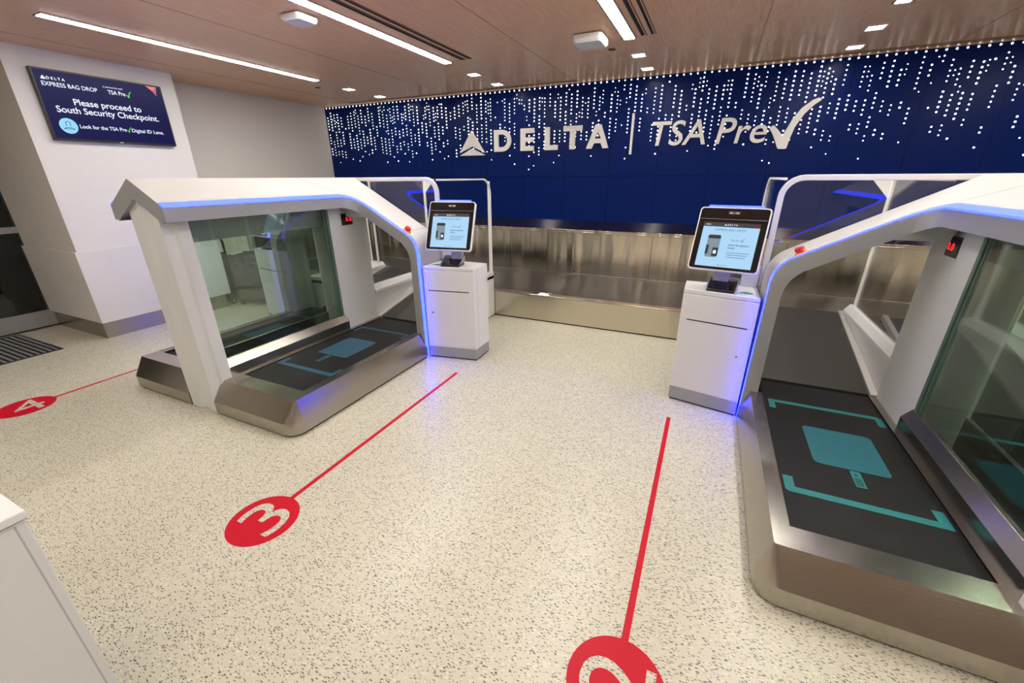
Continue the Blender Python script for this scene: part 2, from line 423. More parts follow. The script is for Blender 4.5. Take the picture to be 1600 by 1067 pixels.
# points of light: columns of dots that thin out downwards
dots = []
rd = random.Random(21)
P = .0425
x = XW + .045
i = 0
while x < 4.6:
    main = i % 2 == 0
    if not main and rd.random() < .3:
        x += .0365; i += 1; continue
    rich = main and rd.random() < .82
    z = CEIL - .018
    depth = rd.uniform(.66, 1.0) if rich else rd.uniform(.3, .65) if main else rd.uniform(.1, .45)
    if main: dots.append((x, z, .0088))
    z -= P * (rd.choice((1, 2, 3)) + rd.random()) if rich else P * (rd.choice((1, 2, 4, 7, 9)) + rd.random())
    while CEIL - z < depth:
        f = (CEIL - z) / .98
        if rich: n = rd.choice((4, 5, 6, 7)) if f < .35 else rd.choice((3, 4, 5, 6)) if f < .55 else rd.choice((2, 2, 3, 3)) if f < .74 else 1
        else: n = rd.choice((1, 2, 2, 3, 4)) if f < .5 else 1
        r = rd.choice((.0066, .0078, .0088)) if main else .0056
        for q in range(n):
            if CEIL - z < depth: dots.append((x, z, r))
            z -= P
        g = rd.choice((1, 1, 2, 3)) if f < .45 else rd.choice((1, 2, 3)) if f < .6 else rd.choice((2, 3, 4, 5))
        z -= P * (g if rich else g + rd.choice((2, 4, 7)))
    x += .0365; i += 1
def dome(bm, x, z, r):
    y = YW - .0085
    n = 8
    ring = [bm.verts.new((x + r * math.cos(2 * PI * k / n), y, z + r * math.sin(2 * PI * k / n))) for k in range(n)]
    mid = [bm.verts.new((x + .7 * r * math.cos(2 * PI * k / n), y - .55 * r, z + .7 * r * math.sin(2 * PI * k / n))) for k in range(n)]
    top = bm.verts.new((x, y - .75 * r, z))
    for k in range(n):
        j = (k + 1) % n
        bm.faces.new((ring[k], ring[j], mid[j], mid[k])); bm.faces.new((mid[k], mid[j], top))
DOTX = 2.42                                                   # right edge of what the photo shows of the wall
seen = [d for d in dots if d[0] < DOTX]
seen.sort(key=lambda d: -d[0])
near, far = seen[:300], seen[300:] + [d for d in dots if d[0] >= DOTX]
protos = {}
for x, z, r in near:
    key = round(r, 4)
    if key not in protos:
        bm = NB(); dome(bm, 0, 0, r)
        o = obj('light_point', bm, M['dot'], origin=(0, YW - .0085, 0)); protos[key] = o
    else:
        o = protos[key].copy(); C.objects.link(o)
    o.location = (x, YW - .0085, z)
    tag(o, 'small warm white light point set in the navy wall from the check mark rightwards', 'light point', 'light points right part of the navy wall')
print('near dots from x', near[-1][0], 'of', len(dots))
bm = NB()
for d in far: dome(bm, *d)
tag(obj('light_points', bm, M['dot']), 'warm white light points raining down the left and middle navy wall', 'light points', kind='stuff')

# ------------------------------------------------------------------ ceiling fittings
def linear_light(x, y0, y1, label):
    t = thing('linear_light', (x, (y0 + y1) / 2, CEIL - .002), label, 'ceiling light', 'linear ceiling lights')
    obj('diffuser', box(NB(), x - .042, x + .042, y0, y1, CEIL - .006, CEIL + .02), M['lamp'] if y0 > 0 else M['lamp2'], t)
    bm = NB()
    for a, b in ((-.056, -.044), (.044, .056)): box(bm, x + a, x + b, y0 - .012, y1 + .012, CEIL - .004, CEIL + .02)
    for a, b in ((y0 - .014, y0 - .002), (y1 + .002, y1 + .014)): box(bm, x - .044, x + .044, a, b, CEIL - .004, CEIL + .02)
    obj('light_frame', bm, M['copper'], t)
linear_light(-4.53, 1.84, 4.245, 'leftmost long lit ceiling strip, nearest the white column')
linear_light(-2.67, 1.84, 4.245, 'long lit ceiling strip above the lane 3 machine')
linear_light(-.845, 1.84, 4.245, 'long lit ceiling strip above the gap between both machines')
linear_light(.97, 1.84, 4.245, 'lit ceiling strip above the right machine, only its end in the photo')
for x in (-4.53, -2.67, -.845, .97): linear_light(x, -1.75, .68, 'long lit ceiling strip of the row behind the viewpoint')
linear_light(2.8, 1.84, 4.245, 'lit ceiling strip beyond the right machine, past the frame edge')
linear_light(2.8, -1.75, .68, 'lit ceiling strip overhead row beyond the right machine')
for x, lab in ((-2.43, 'pair of dark air slots beside the strip over lane 3'), (-.69, 'pair of dark air slots beside the middle strip light')):
    t = thing('air_slot', (x, 3, CEIL - .002), lab, 'air vent', 'ceiling air slots')
    for dx in (-.045, .03): obj('slot', box(NB(), x + dx, x + dx + .02, 1.84, 4.2, CEIL - .003, CEIL + .01), M['blackgap'], t)
    bm = NB()
    for dx in (-.053, -.012, .062): box(bm, x + dx, x + dx + .006, 1.83, 4.21, CEIL - .004, CEIL + .01)
    obj('slot_trim', bm, M['copper'], t)
spots = []
for x, nm in ((-4.565, 'left corner of the navy wall'), (-2.68, 'triangle emblem'), (-.854, 'sign divider bar'), (.972, 'tall check mark'), (2.8, 'right end of the navy wall')):
    for y, w_ in ((4.80, 'front'), (5.39, 'rear')): spots.append((x, y, 'small square %s downlight of the pair above the %s' % (w_, nm)))
for x, y, lab in spots:
    t = thing('downlight', (x, y, CEIL - .002), lab, 'downlight', 'square ceiling downlights')
    obj('lens', box(NB(), x - .055, x + .055, y - .055, y + .055, CEIL - .004, CEIL + .01), M['spot'], t)
    bm = NB()
    for a in ((-.068, .068, -.068, -.056), (-.068, .068, .056, .068), (-.068, -.056, -.056, .056), (.056, .068, -.056, .056)):
        box(bm, x + a[0], x + a[1], y + a[2], y + a[3], CEIL - .008, CEIL + .01)
    obj('trim_ring', bm, M['sign'], t)
def access_point(x, y, sx, sy, h, label, dot):
    t = thing('ceiling_sensor', (x, y, CEIL), label, 'ceiling unit')
    bm = NB(); poly = rrect(sx, sy, .035, 5); sm = rrect(sx - .03, sy - .03, .03, 5)
    solid(bm, [(x + a, y + b, CEIL - h) for a, b in sm], [(x + a, y + b, CEIL - h + .018) for a, b in poly])
    solid(bm, [(x + a, y + b, CEIL - h + .018) for a, b in poly], [(x + a, y + b, CEIL - .008) for a, b in poly])
    obj('housing', bm, M['white'], t)
    obj('mount_plate', box(NB(), x - sx * .38, x + sx * .38, y - sy * .38, y + sy * .38, CEIL - .008, CEIL), M['grey'], t)
    if dot: obj('indicator', box(NB(), x - .03, x + .03, y - .03, y + .03, CEIL - h - .001, CEIL - h + .002), M['paper'], t)
access_point(-2.91, 2.66, .19, .19, .045, 'small white box unit on the ceiling left of the middle strip', False)
access_point(-1.13, 4.05, .25, .27, .065, 'larger white box unit on the ceiling with a small indicator', True)
for x, y, lab in ((-1.05, 4.5, 'small round brown ceiling plate behind the larger white box unit'), (-4.85, 4.55, 'small round brown ceiling plate by the left corner')):
    bm = NB(); cyl(bm, (x, y, CEIL - .006), (0, 0, 1), .035, .01, 20)
    tag(obj('cover_plate', bm, M['copper']), lab, 'cover plate')

# ------------------------------------------------------------------ wall screen on the column
XS = -5.67
t = thing('wall_screen', (XS, 2.6, 1.94), 'wide dark blue screen with white message on the white column', 'screen')
TVY0, TVY1, TVZ0, TVZ1 = 2.085, 3.105, 1.945, 2.532
bm = NB(); box(bm, XS, XS + .05, TVY0, TVY1, TVZ0, TVZ1); obj('bezel', bm, M['black'], t, bevel=.003)
sc = obj('display', box(NB(), XS + .049, XS + .0515, TVY0 + .013, TVY1 - .013, TVZ0 + .018, TVZ1 - .013), M['scr_navy'], t)
R, U, NX = (0, 1, 0), (0, 0, 1), (1, 0, 0)
W, H = TVY1 - TVY0, TVZ1 - TVZ0
tv = lambda u, v: (XS + .0518, TVY0 + u * W, TVZ0 + v * H)
def tvt(name, s, u0, u1, v, cap, m='scr_white', shear=0., offset=0.):
    """one line of screen writing from u0 to u1, baseline v, capital height cap (parts of the screen height)"""
    bm = text(NB(), s, 1., (0, 0, 0), (1, 0, 0), (0, 1, 0), (0, 0, 1), .0, 'LEFT', shear, offset)
    xs = [p.co.x for p in bm.verts]; a, b = min(xs), max(xs)
    for p in bm.verts:
        p.co = Vector((XS + .0521, TVY0 + (u0 + (p.co.x - a) / (b - a) * (u1 - u0)) * W, TVZ0 + v * H + p.co.y * cap * H / .70))
    return obj(name, bm, M[m], sc, smooth=0)
tvt('message_text', 'Please proceed to', .225, .755, .530, .09, offset=.012)
tvt('message_text', 'South Security Checkpoint.', .085, .893, .407, .09, offset=.012)
tvt('message_text', 'Look for the TSA Pre', .210, .572, .196, .055, offset=.012)
tvt('message_text', 'Digital ID Lane.', .618, .905, .194, .055, offset=.012)
tvt('heading_text', 'EXPRESS BAG DROP', .048, .435, .763, .058, offset=.006)
tvt('heading_text', 'D E L T A', .092, .215, .855, .036, offset=.02)
tvt('heading_text', 'in partnership with', .487, .643, .850, .024)
tvt('heading_text', 'TSA Pre', .516, .655, .759, .060, offset=.01)
def tvp(bm, poly, u, v, s): return slab(bm, [(x * s, y * s) for x, y in poly], tv(u, v), R, U, NX, 0, .0006)
CH = [(x - .444, z - 1.87) for x, z in CHK]
obj('check_icon', tvp(NB(), CH, .660, .737, .125), M['scr_green'], sc, smooth=0)
obj('check_icon', tvp(NB(), CH, .576, .182, .11), M['scr_green'], sc, smooth=0)
obj('triangle_icon', tvp(tvp(NB(), [(0, .28), (.21, 0), (0, .085), (-.21, 0)], .070, .857, .09), [(0, .06), (.21, -.05), (-.21, -.05)], .070, .857, .09), M['scr_white'], sc, smooth=0)
bm = NB(); tvp(bm, [(0, 1), (1, .97), (.55, .55)], .855, .805, .10); obj('corner_emblem', bm, M['scr_red'], sc, smooth=0)
bm = NB(); tvp(bm, [(1, .97), (.82, .12), (.56, .53)], .855, .805, .10); obj('corner_emblem', bm, M['scr_pink'], sc, smooth=0)
bm = NB(); tvp(bm, arc(0, 0, 1, 0, 350, 35), .129, .215, .066); bd = obj('badge', bm, M['scr_cyan'], sc, smooth=0)
bm = NB()
def stroke(bm, pts, w, O, s, lift=.0007):
    for (ax, ay), (bx, by) in zip(pts, pts[1:]):
        d = Vector((bx - ax, by - ay)); n = Vector((-d.y, d.x)).normalized() * w / 2
        slab(bm, [((ax + n.x) * s, (ay + n.y) * s), ((bx + n.x) * s, (by + n.y) * s), ((bx - n.x) * s, (by - n.y) * s), ((ax - n.x) * s, (ay - n.y) * s)], O, R, U, NX, lift, lift + .0004)
stroke(bm, [(-.3, 0)] + [(-.22, .1)] + arc(0, .35, .26, 200, -20, 10) + [(.22, .1), (.3, 0)], .07, tv(.129, .215), .062)
stroke(bm, [(-.62, -.42), (-.3, -.22), (.3, -.22), (.62, -.42), (-.62, -.42)], .07, tv(.129, .215), .062)
obj('badge_figure', bm, M['scr_navy'], sc, smooth=0)
obj('brand_plate', box(NB(), XS + .049, XS + .052, 2.58, 2.61, TVZ0 + .003, TVZ0 + .011), M['paper'], t)

# ------------------------------------------------------------------ floor markers
NUM = {'2': -.05, '3': -1.817, '4': -4.502}
for n, x in NUM.items():
    t = thing('floor_marker', (x, .925, 0), 'red floor sticker with round number %s and a long line' % n, 'floor marker', 'red lane markers on the floor')
    bm = NB(); cyl(bm, (x, .925, .0002), (0, 0, 1), .166, .0008, 64)
    obj('disc', bm, M['red'], t)
    obj('lane_line', box(NB(), x - .0135, x + .0135, 1.085, 2.767, .0002, .001), M['red'], t)
    bm = text(NB(), n, 1., (0, 0, 0), (0, 1, 0), (-1, 0, 0), (0, 0, 1), .0004, 'CENTER', 0, 0)
    xs = [v.co.x for v in bm.verts]; ys = [v.co.y for v in bm.verts]
    a, b, c, e = min(xs), max(xs), min(ys), max(ys)
    for v in bm.verts:
        v.co.x = x - .122 + (v.co.x - a) / (b - a) * .244; v.co.y = .935 - .08 + (v.co.y - c) / (e - c) * .165; v.co.z += .001
    obj('numeral', bm, M['floor'], t, smooth=0)

# ------------------------------------------------------------------ long steel conveyor under the navy wall
t = thing('baggage_conveyor', (-.6, 5, 0), 'long low brushed steel conveyor running along the navy wall', 'conveyor')
X0, X1 = XW + .02, 4.8
bm = NB()
box(bm, X0, X1, 4.37, 4.39, .015, .318)
box(bm, X0, X1, 4.37, 4.47, .305, .320)
obj('front_panel', bm, M['steelfront'], t, bevel=.004)
obj('kick_gap', box(NB(), X0, X1, 4.385, 5.5, .0, .03), M['blackgap'], t)
obj('belt', box(NB(), X0, X1, 4.47, 5.61, .27, .314), M['belt2'], t)
bm = NB()
for a, b in ((X0, -3.82), (-3.815, -2.62), (-2.615, -2.03), (-2.025, -.62), (-.615, .85), (.855, 2.3), (2.305, X1)): box(bm, a, b, 5.62, 5.65, .30, .895)
obj('back_panel', bm, M['steelwall'], t)
obj('skirt_strip', box(NB(), X0, X1, 5.605, 5.622, .31, .328), M['chrome'], t)
bm = NB(); box(bm, X0, X1, 5.605, 5.64, .885, .905); box(bm, X0, X1, 5.597, 5.64, .918, .932); box(bm, X0, X1, 5.61, 5.64, .90, .92)
obj('edge_rail', bm, M['steelwall'], t, bevel=.003)
bm = NB(); solid(bm, [(X0, 5.62, .93), (X0, 5.79, 1.035), (X0, 5.79, .9), (X0, 5.64, .9)], [(X1, 5.62, .93), (X1, 5.79, 1.035), (X1, 5.79, .9), (X1, 5.64, .9)])
obj('sloped_ledge', bm, M['steeldark'], t)
bm = NB(); box(bm, -2.25, -2.247, 4.3665, 4.371, .02, .316); obj('panel_joint', bm, M['blackgap'], t)
bm = NB(); solid(bm, [(-1.70, 4.375, .321), (-1.53, 4.375, .321), (-1.53, 4.47, .321), (-1.70, 4.47, .321)], [(-1.66, 4.40, .345), (-1.57, 4.40, .345), (-1.57, 4.455, .345), (-1.66, 4.455, .345)])
obj('sensor_cover', bm, M['steel'], t, bevel=.003)
bm = NB(); cyl(bm, (-1.628, 5.621, .365), (0, -1, 0), .022, .004, 24); g_ = obj('cable_grommet', bm, M['chrome'], t)
bm = NB(); cyl(bm, (-1.628, 5.617, .365), (0, -1, 0), .013, .002, 20); obj('grommet_hole', bm, M['blackgap'], g_)
# wall opening the conveyor leaves through
t = thing('conveyor_hatch', (XW, 4.7, 0), 'dark wall opening at the far left end of the steel conveyor', 'hatch')
obj('hatch_frame', box(NB(), XW, XW + .03, 3.97, 4.06, .0, 1.1), M['alu'], t)
obj('hatch_curtain', box(NB(), XW, XW + .012, 4.06, 5.58, .32, 1.06), M['curtain'], t)

# ------------------------------------------------------------------ bag drop machines (two lanes each, back to back)
YB0, YF, YA = 1.46, 2.93, 3.28          # front of base, face of the arch, back of the arch
SL, AP = .55, 1.605
rz = lambda u: AP - SL * u
def bag_machine(c, label, p1='teal', p2='tealblue'):
    t = thing('bag_drop_machine', (c, 2.3, 0), label, 'bag drop machine', 'two-lane bag drop machines')
    # --- shared post at the front end
    half = [(0, 1.492), (.012, 1.492), (.036, 1.466), (.15, 1.466), (.15, 1.514), (.153, 1.530), (.176, 1.540), (.176, 1.612), (.10, 1.612)]
    def postloop(s, fz):
        pts = [(c + s * u, y) for u, y in half] + [(c, 1.612)]
        return [(x, y, fz(abs(x - c))) for x, y in pts]
    bm = NB()
    for s in (1, -1): solid(bm, postloop(s, lambda u: .004), postloop(s, lambda u: rz(u) - .112))
    post = obj('end_post', bm, M['postwhite'], t)
    bm = NB()
    for x, z in ((c - .10, .03), (c + .02, .035), (c + .06, .03)): cyl(bm, (x, 1.467, z), (0, -1, 0), .004, .003, 10)
    obj('fixings', bm, M['chrome'], post)
    for s in (1, -1):
        X = lambda u: c + s * u
        # --- hood: eave line P with the fascia edge Q below it and the inner edge L of the light strip
        P_, Q_, L_ = [], [], []
        ue, r, lw = .283, .13, .036
        for y in (1.44, 2.0, YF - r):
            P_.append((ue, y, rz(ue))); Q_.append((ue, y, rz(ue) - .09)); L_.append((ue - lw, y, rz(ue - lw)))
        for i in range(1, 9):
            a = math.radians(180 - 90 * i / 8); u = ue + r + r * math.cos(a); y = YF - r + r * math.sin(a)
            ul, yl = ue + r + (r + lw) * math.cos(a), YF - r + (r + lw) * math.sin(a)
            k = i / 8
            P_.append((u, y, rz(u))); Q_.append((u, y, rz(u) - .09 - .015 * k)); L_.append((ul, yl, rz(ul)))
        nS = len(P_)
        for u in (.52, .66, .80):
            P_.append((u, YF, rz(u))); Q_.append((u - .02, YF, rz(u - .02) - .105 - .01 * (u - .5))); L_.append((u, YF + lw, rz(u)))
        cu_, cz_ = .835, rz(.835)                                       # rounded shoulder into the leg
        legtop = (.934, .985)
        for i in range(1, 8):                                           # quadratic bend
            k = i / 7; m_ = (.922, rz(.922))
            u = (1 - k) ** 2 * cu_ + 2 * k * (1 - k) * m_[0] + k * k * legtop[0]
            z = (1 - k) ** 2 * cz_ + 2 * k * (1 - k) * m_[1] + k * k * legtop[1]
            q0, q1, q2 = (.79, rz(.79) - .115), (.855, rz(.855) - .125), (.860, .90)
            uq = (1 - k) ** 2 * q0[0] + 2 * k * (1 - k) * q1[0] + k * k * q2[0]; zq = (1 - k) ** 2 * q0[1] + 2 * k * (1 - k) * q1[1] + k * k * q2[1]
            P_.append((u, YF, z)); Q_.append((uq, YF, zq)); L_.append((u, YF + lw, z))
        for k in (.5, 1.):
            u, z = legtop[0] + k * .014, legtop[1] * (1 - k) + .004
            P_.append((u, YF, z)); Q_.append((.860, YF, .9 * (1 - k) + .004)); L_.append((u, YF + lw, z))
        n = len(P_)
        G = lambda p: (X(p[0]), p[1], p[2])
        # grey fascia (front faces, underside and inner faces of the arch)
        bm = NB()
        vp = [bm.verts.new(G(p)) for p in P_]; vq = [bm.verts.new(G(p)) for p in Q_]
        back = lambda p: (X(p[0]), YA, p[2])
        for i in range(n - 1): bm.faces.new((vp[i], vq[i], vq[i + 1], vp[i + 1]))
        k0 = nS - 1
        vb = [bm.verts.new(back(p)) for p in Q_[k0:]]
        for i in range(len(vb) - 1): bm.faces.new((vq[k0 + i], vb[i], vb[i + 1], vq[k0 + i + 1]))
        # underside of the eave back to the wall, and the soffit by the arch
        si = [bm.verts.new((X(.18), p[1], p[2])) for p in Q_[:nS]]
        for i in range(nS - 1): bm.faces.new((vq[i], vq[i + 1], si[i + 1], si[i]))
        e0 = bm.verts.new((X(.18), YA, Q_[k0][2])); bm.faces.new((vq[k0], vb[0], e0, si[-1]))
        # chevron end
        inn = [(0, AP - .115), (.245, rz(.245) - .118), (.245, rz(ue) - .09)]
        ch = [(0, AP)] + [(ue, rz(ue)), (ue, rz(ue) - .09)] + inn[::-1]
        face(bm, [(X(u), 1.44, z) for u, z in ch])
        for (u0, z0), (u1, z1) in zip(inn, inn[1:]): face(bm, [(X(u0), 1.44, z0), (X(u1), 1.44, z1), (X(u1), 1.55, z1), (X(u0), 1.55, z0)])
        hood_f = obj('fascia', bm, M['silver'], t, smooth=35)
        # white top cover
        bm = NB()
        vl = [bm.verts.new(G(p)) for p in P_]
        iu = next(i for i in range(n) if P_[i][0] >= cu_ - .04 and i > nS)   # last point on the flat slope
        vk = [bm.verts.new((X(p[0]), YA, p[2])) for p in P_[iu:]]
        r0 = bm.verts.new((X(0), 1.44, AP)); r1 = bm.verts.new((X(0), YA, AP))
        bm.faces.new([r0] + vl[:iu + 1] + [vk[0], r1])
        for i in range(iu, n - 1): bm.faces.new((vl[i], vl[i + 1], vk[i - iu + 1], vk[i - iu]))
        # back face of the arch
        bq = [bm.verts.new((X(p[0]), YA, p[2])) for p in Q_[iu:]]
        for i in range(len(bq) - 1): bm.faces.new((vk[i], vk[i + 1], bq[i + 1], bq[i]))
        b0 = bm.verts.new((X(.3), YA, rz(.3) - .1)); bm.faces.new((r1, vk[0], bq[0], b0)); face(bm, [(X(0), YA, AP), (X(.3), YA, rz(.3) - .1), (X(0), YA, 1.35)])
        hood = obj('hood', bm, M['hoodwhite_dimmed'], t, smooth=35, normals=True)
        if (hood.data.polygons[0].normal.z) < 0: hood.data.flip_normals()
        # seam across the cover
        for (ua, ya), (ub, yb) in (((.0, 2.62), (.24, 2.86)), ((.80, 2.97), (.80, 3.275))):
            bm = NB(); d = Vector((ub - ua, yb - ya)).normalized() * .0022; nn = (-d.y, d.x)
            q = [(ua + nn[0], ya + nn[1]), (ub + nn[0], yb + nn[1]), (ub - nn[0], yb - nn[1]), (ua - nn[0], ya - nn[1])]
            solid(bm, [(X(u), y, rz(u) + .0008) for u, y in q], [(X(u), y, rz(u) - .002) for u, y in q])
            obj('cover_seam', bm, M['grey'], hood)
        # light strip
        bm = NB(); up = .003
        A = [bm.verts.new((X(p[0] + (.002 if i >= nS else .0)), p[1] + (.0015 if i >= nS else 0), p[2] + (up if i < n - 2 else 0))) for i, p in enumerate(P_)]
        B = [bm.verts.new((X(p[0] + (.002 if i >= nS else 0)), p[1], p[2] + (up if i < n - 2 else 0))) for i, p in enumerate(L_)]
        for i in range(n - 1):
            fc = bm.faces.new((A[i], A[i + 1], B[i + 1], B[i])); fc.material_index = 1 if i >= n - 5 else 0
        A2 = [bm.verts.new((X(p[0] + .002), p[1], p[2] - .006)) for p in P_[:nS]]
        for i in range(nS - 1): bm.faces.new((A[i], A2[i], A2[i + 1], A[i + 1]))
        obj('light_strip', bm, [M['led'], M['ledleg']], t, smooth=35)
        # emergency button
        uo, yo = .80, 3.0
        o = Vector((X(uo), yo, rz(uo))); nn = Vector((s * SL, 0, 1)).normalized()
        bm = NB(); cyl(bm, o, nn, .036, .008, 24, .033); eb = obj('button_ring', bm, M['yellow'], t)
        bm = NB(); cyl(bm, o + nn * .008, nn, .017, .012, 16); cyl(bm, o + nn * .018, nn, .028, .018, 24, .025)
        obj('emergency_button', bm, M['redknob'], eb)

        # --- steel skirt around the belt
        out = [(.15, YB0), (.45, YB0)] + [(.95 - .1 + .1 * math.cos(math.radians(-90 + 90 * i / 8)), YB0 + .1 + .1 * math.sin(math.radians(-90 + 90 * i / 8))) for i in range(9)] + [(.95, 2.3), (.95, 2.945)]
        top = [(.15, YB0 + .09), (.45, YB0 + .09)] + [(.905 - .012 + .012 * math.cos(math.radians(-90 + 90 * i / 8)), YB0 + .09 + .012 + .012 * math.sin(math.radians(-90 + 90 * i / 8))) for i in range(9)] + [(.905, 2.3), (.905, 2.945)]
        inn_ = [(.15, 1.675), (.45, 1.675)] + [(.875, 1.675)] * 9 + [(.875, 2.3), (.875, 2.945)]
        bm = NB()
        lev = [[bm.verts.new((X(u), y, z)) for u, y in pts] for pts, z in ((out, .016), (out, .105), (top, .24), (inn_, .2405))]
        for A, B in zip(lev, lev[1:]):
            for i in range(len(A) - 1):
                try: bm.faces.new((A[i], A[i + 1], B[i + 1], B[i]))
                except ValueError: pass
        bmesh.ops.remove_doubles(bm, verts=bm.verts[:], dist=1e-5)
        bmesh.ops.dissolve_degenerate(bm, edges=bm.edges[:], dist=1e-5)
        sk = obj('base_skirt', bm, M['steel'], t, smooth=28)
        bm = NB(); prism(bm, [(X(u), y) for u, y in [(.13, YB0 + .012)] + [(max(.13, u - .012), y + .012) for u, y in out[1:]] + [(.13, 2.94)]], .0, .018)
        obj('shadow_gap', bm, M['blackgap'], t)
        bm = NB(); box(bm, X(.835), X(.876), 1.675, 2.945, .226, .2385); pl = obj('side_plate', bm, M['steel'], t)
        bm = NB()
        for y in (1.72, 1.98, 2.24, 2.50, 2.76): cyl(bm, (X(.856), y, .2385), (0, 0, 1), .005, .0015, 10)
        obj('screws', bm, M['chrome'], pl)
        bm = NB(); box(bm, X(.15), X(.19), 1.675, 3.2, .215, .229); obj('inner_plate', bm, M['steel'], t)
        # --- belt with its print
        bm = NB(); box(bm, X(.19), X(.835), 1.675, 3.185, .10, .222)
        belt = obj('belt', bm, M['belt'], t, bevel=.006)
        ZB = .2226
        def flat(poly, m, name, z=ZB):
            b_ = NB(); solid(b_, [(X(u), y, z - .0004) for u, y in poly], [(X(u), y, z) for u, y in poly]); return obj(name, b_, M[m], belt)
        flat([(.815, 2.065), (.772, 2.065), (.772, 1.985), (.25, 1.985), (.25, 2.06), (.208, 2.06), (.208, 1.945), (.80, 1.942), (.815, 1.955)], p1, 'corner_print')
        flat([(.80, 2.78), (.765, 2.78), (.765, 2.865), (.24, 2.865), (.24, 2.78), (.205, 2.78), (.205, 2.885), (.225, 2.9), (.80, 2.9)], p1, 'corner_print')
        flat([(.49 + a * 1, 2.43 + b) for a, b in rrect(.325, .375, .028, 4)], p2, 'suitcase_print')
        tg = flat([(.506, 2.234), (.463, 2.234), (.463, 2.105), (.506, 2.105)], p1, 'tag_print')
        bm = NB()
        for k_ in range(7): box(bm, X(.470), X(.500), 2.118 + k_ * .009, 2.122 + k_ * .009, ZB, ZB + .0003)
        slab(bm, [(-.009, 0), (.009, 0), (0, .016)], (X(.485), 2.198, ZB), (1, 0, 0), (0, 1, 0), (0, 0, 1), 0, .0003)
        obj('tag_marks', bm, M['belt'], belt)
        # --- glazed partition and its stainless sill
        bm = NB(); sec = [(.10, .16), (.165, .16), (.165, .31), (.122, .368), (.10, .368)]
        solid(bm, [(X(u), 1.60, z) for u, z in sec], [(X(u), 2.79, z) for u, z in sec])
        obj('glass_sill', bm, M['steel'], t, bevel=.003)
        bm = NB(); box(bm, X(.104), X(.114), 1.612, 2.785, .362, 1.40); obj('glass_panel', bm, M['machglass'], t, smooth=0)
        if (s > 0) == (c < 0):
          bm = NB(); box(bm, X(.102), X(.118), 2.728, 2.736, .366, 1.38); box(bm, X(.10), X(.122), 2.752, 2.778, .366, 1.40)
          obj('glass_seal', bm, M['glassedge'], t)
        bm = NB(); prism(bm, [(X(.10), 2.785), (X(.116), 2.785), (X(.146), 2.86), (X(.146), 3.205), (X(.10), 3.205)], .16, 1.50)
        pn = obj('end_panel', bm, M['postwhite'], t, bevel=.002)
        bm = NB(); box(bm, X(.145), X(.1475), 2.897, 3.03, 1.195, 1.30); dp = obj('weight_display', bm, M['black'], t, bevel=.001)
        bm = NB(); box(bm, X(.147), X(.1482), 2.909, 3.018, 1.208, 1.287); obj('display_glass', bm, M['gloss'], dp)
        bm = text(NB(), '0.0', .052, (X(.1486), 2.9635 + s * .0 + .022 * 1, 1.228), (0, s, 0) if False else ((0, 1, 0) if s > 0 else (0, -1, 0)), (0, 0, 1), (s, 0, 0), .0004, 'CENTER', 0, .001, 1.1)
        obj('digits', bm, M['led_red'], dp, smooth=0)
        bm = NB()
        for y, z in ((2.90, 1.10), (2.90, .30), (3.17, .30), (3.17, 1.10)): cyl(bm, (X(.146), y, z), (s, 0, 0), .004, .001, 10)
        obj('panel_screws', bm, M['grey'], pn)
        bm = NB(); box(bm, X(0), X(.05), 1.615, 3.2, 1.20, 1.46); obj('header_beam', bm, M['silver'], t)
        # guard frame that stands behind the arch
        bm = NB()
        path = [(X(.0), 3.30, 1.588)] + [(X(.82), 3.30, 1.588)] + [(X(.82 + .115 * math.sin(math.radians(a))), 3.30, 1.473 + .115 * math.cos(math.radians(a))) for a in range(15, 91, 15)] + [(X(.935), 3.30, .88)]
        tube(bm, path, .034, .034, (0, 1, 0)); obj('guard_frame', bm, M['white'], t, bevel=.004)
        g = [(.0, 1.36), (.0, 1.574)] + [(.82, 1.574)] + [(.82 + .10 * math.sin(math.radians(a)), 1.474 + .10 * math.cos(math.radians(a))) for a in range(15, 91, 15)] + [(.92, .88)]
        bm = NB(); solid(bm, [(X(u), 3.297, z) for u, z in g], [(X(u), 3.303, z) for u, z in g]); obj('guard_glass', bm, M['clearglass'], t, smooth=0)
    return t

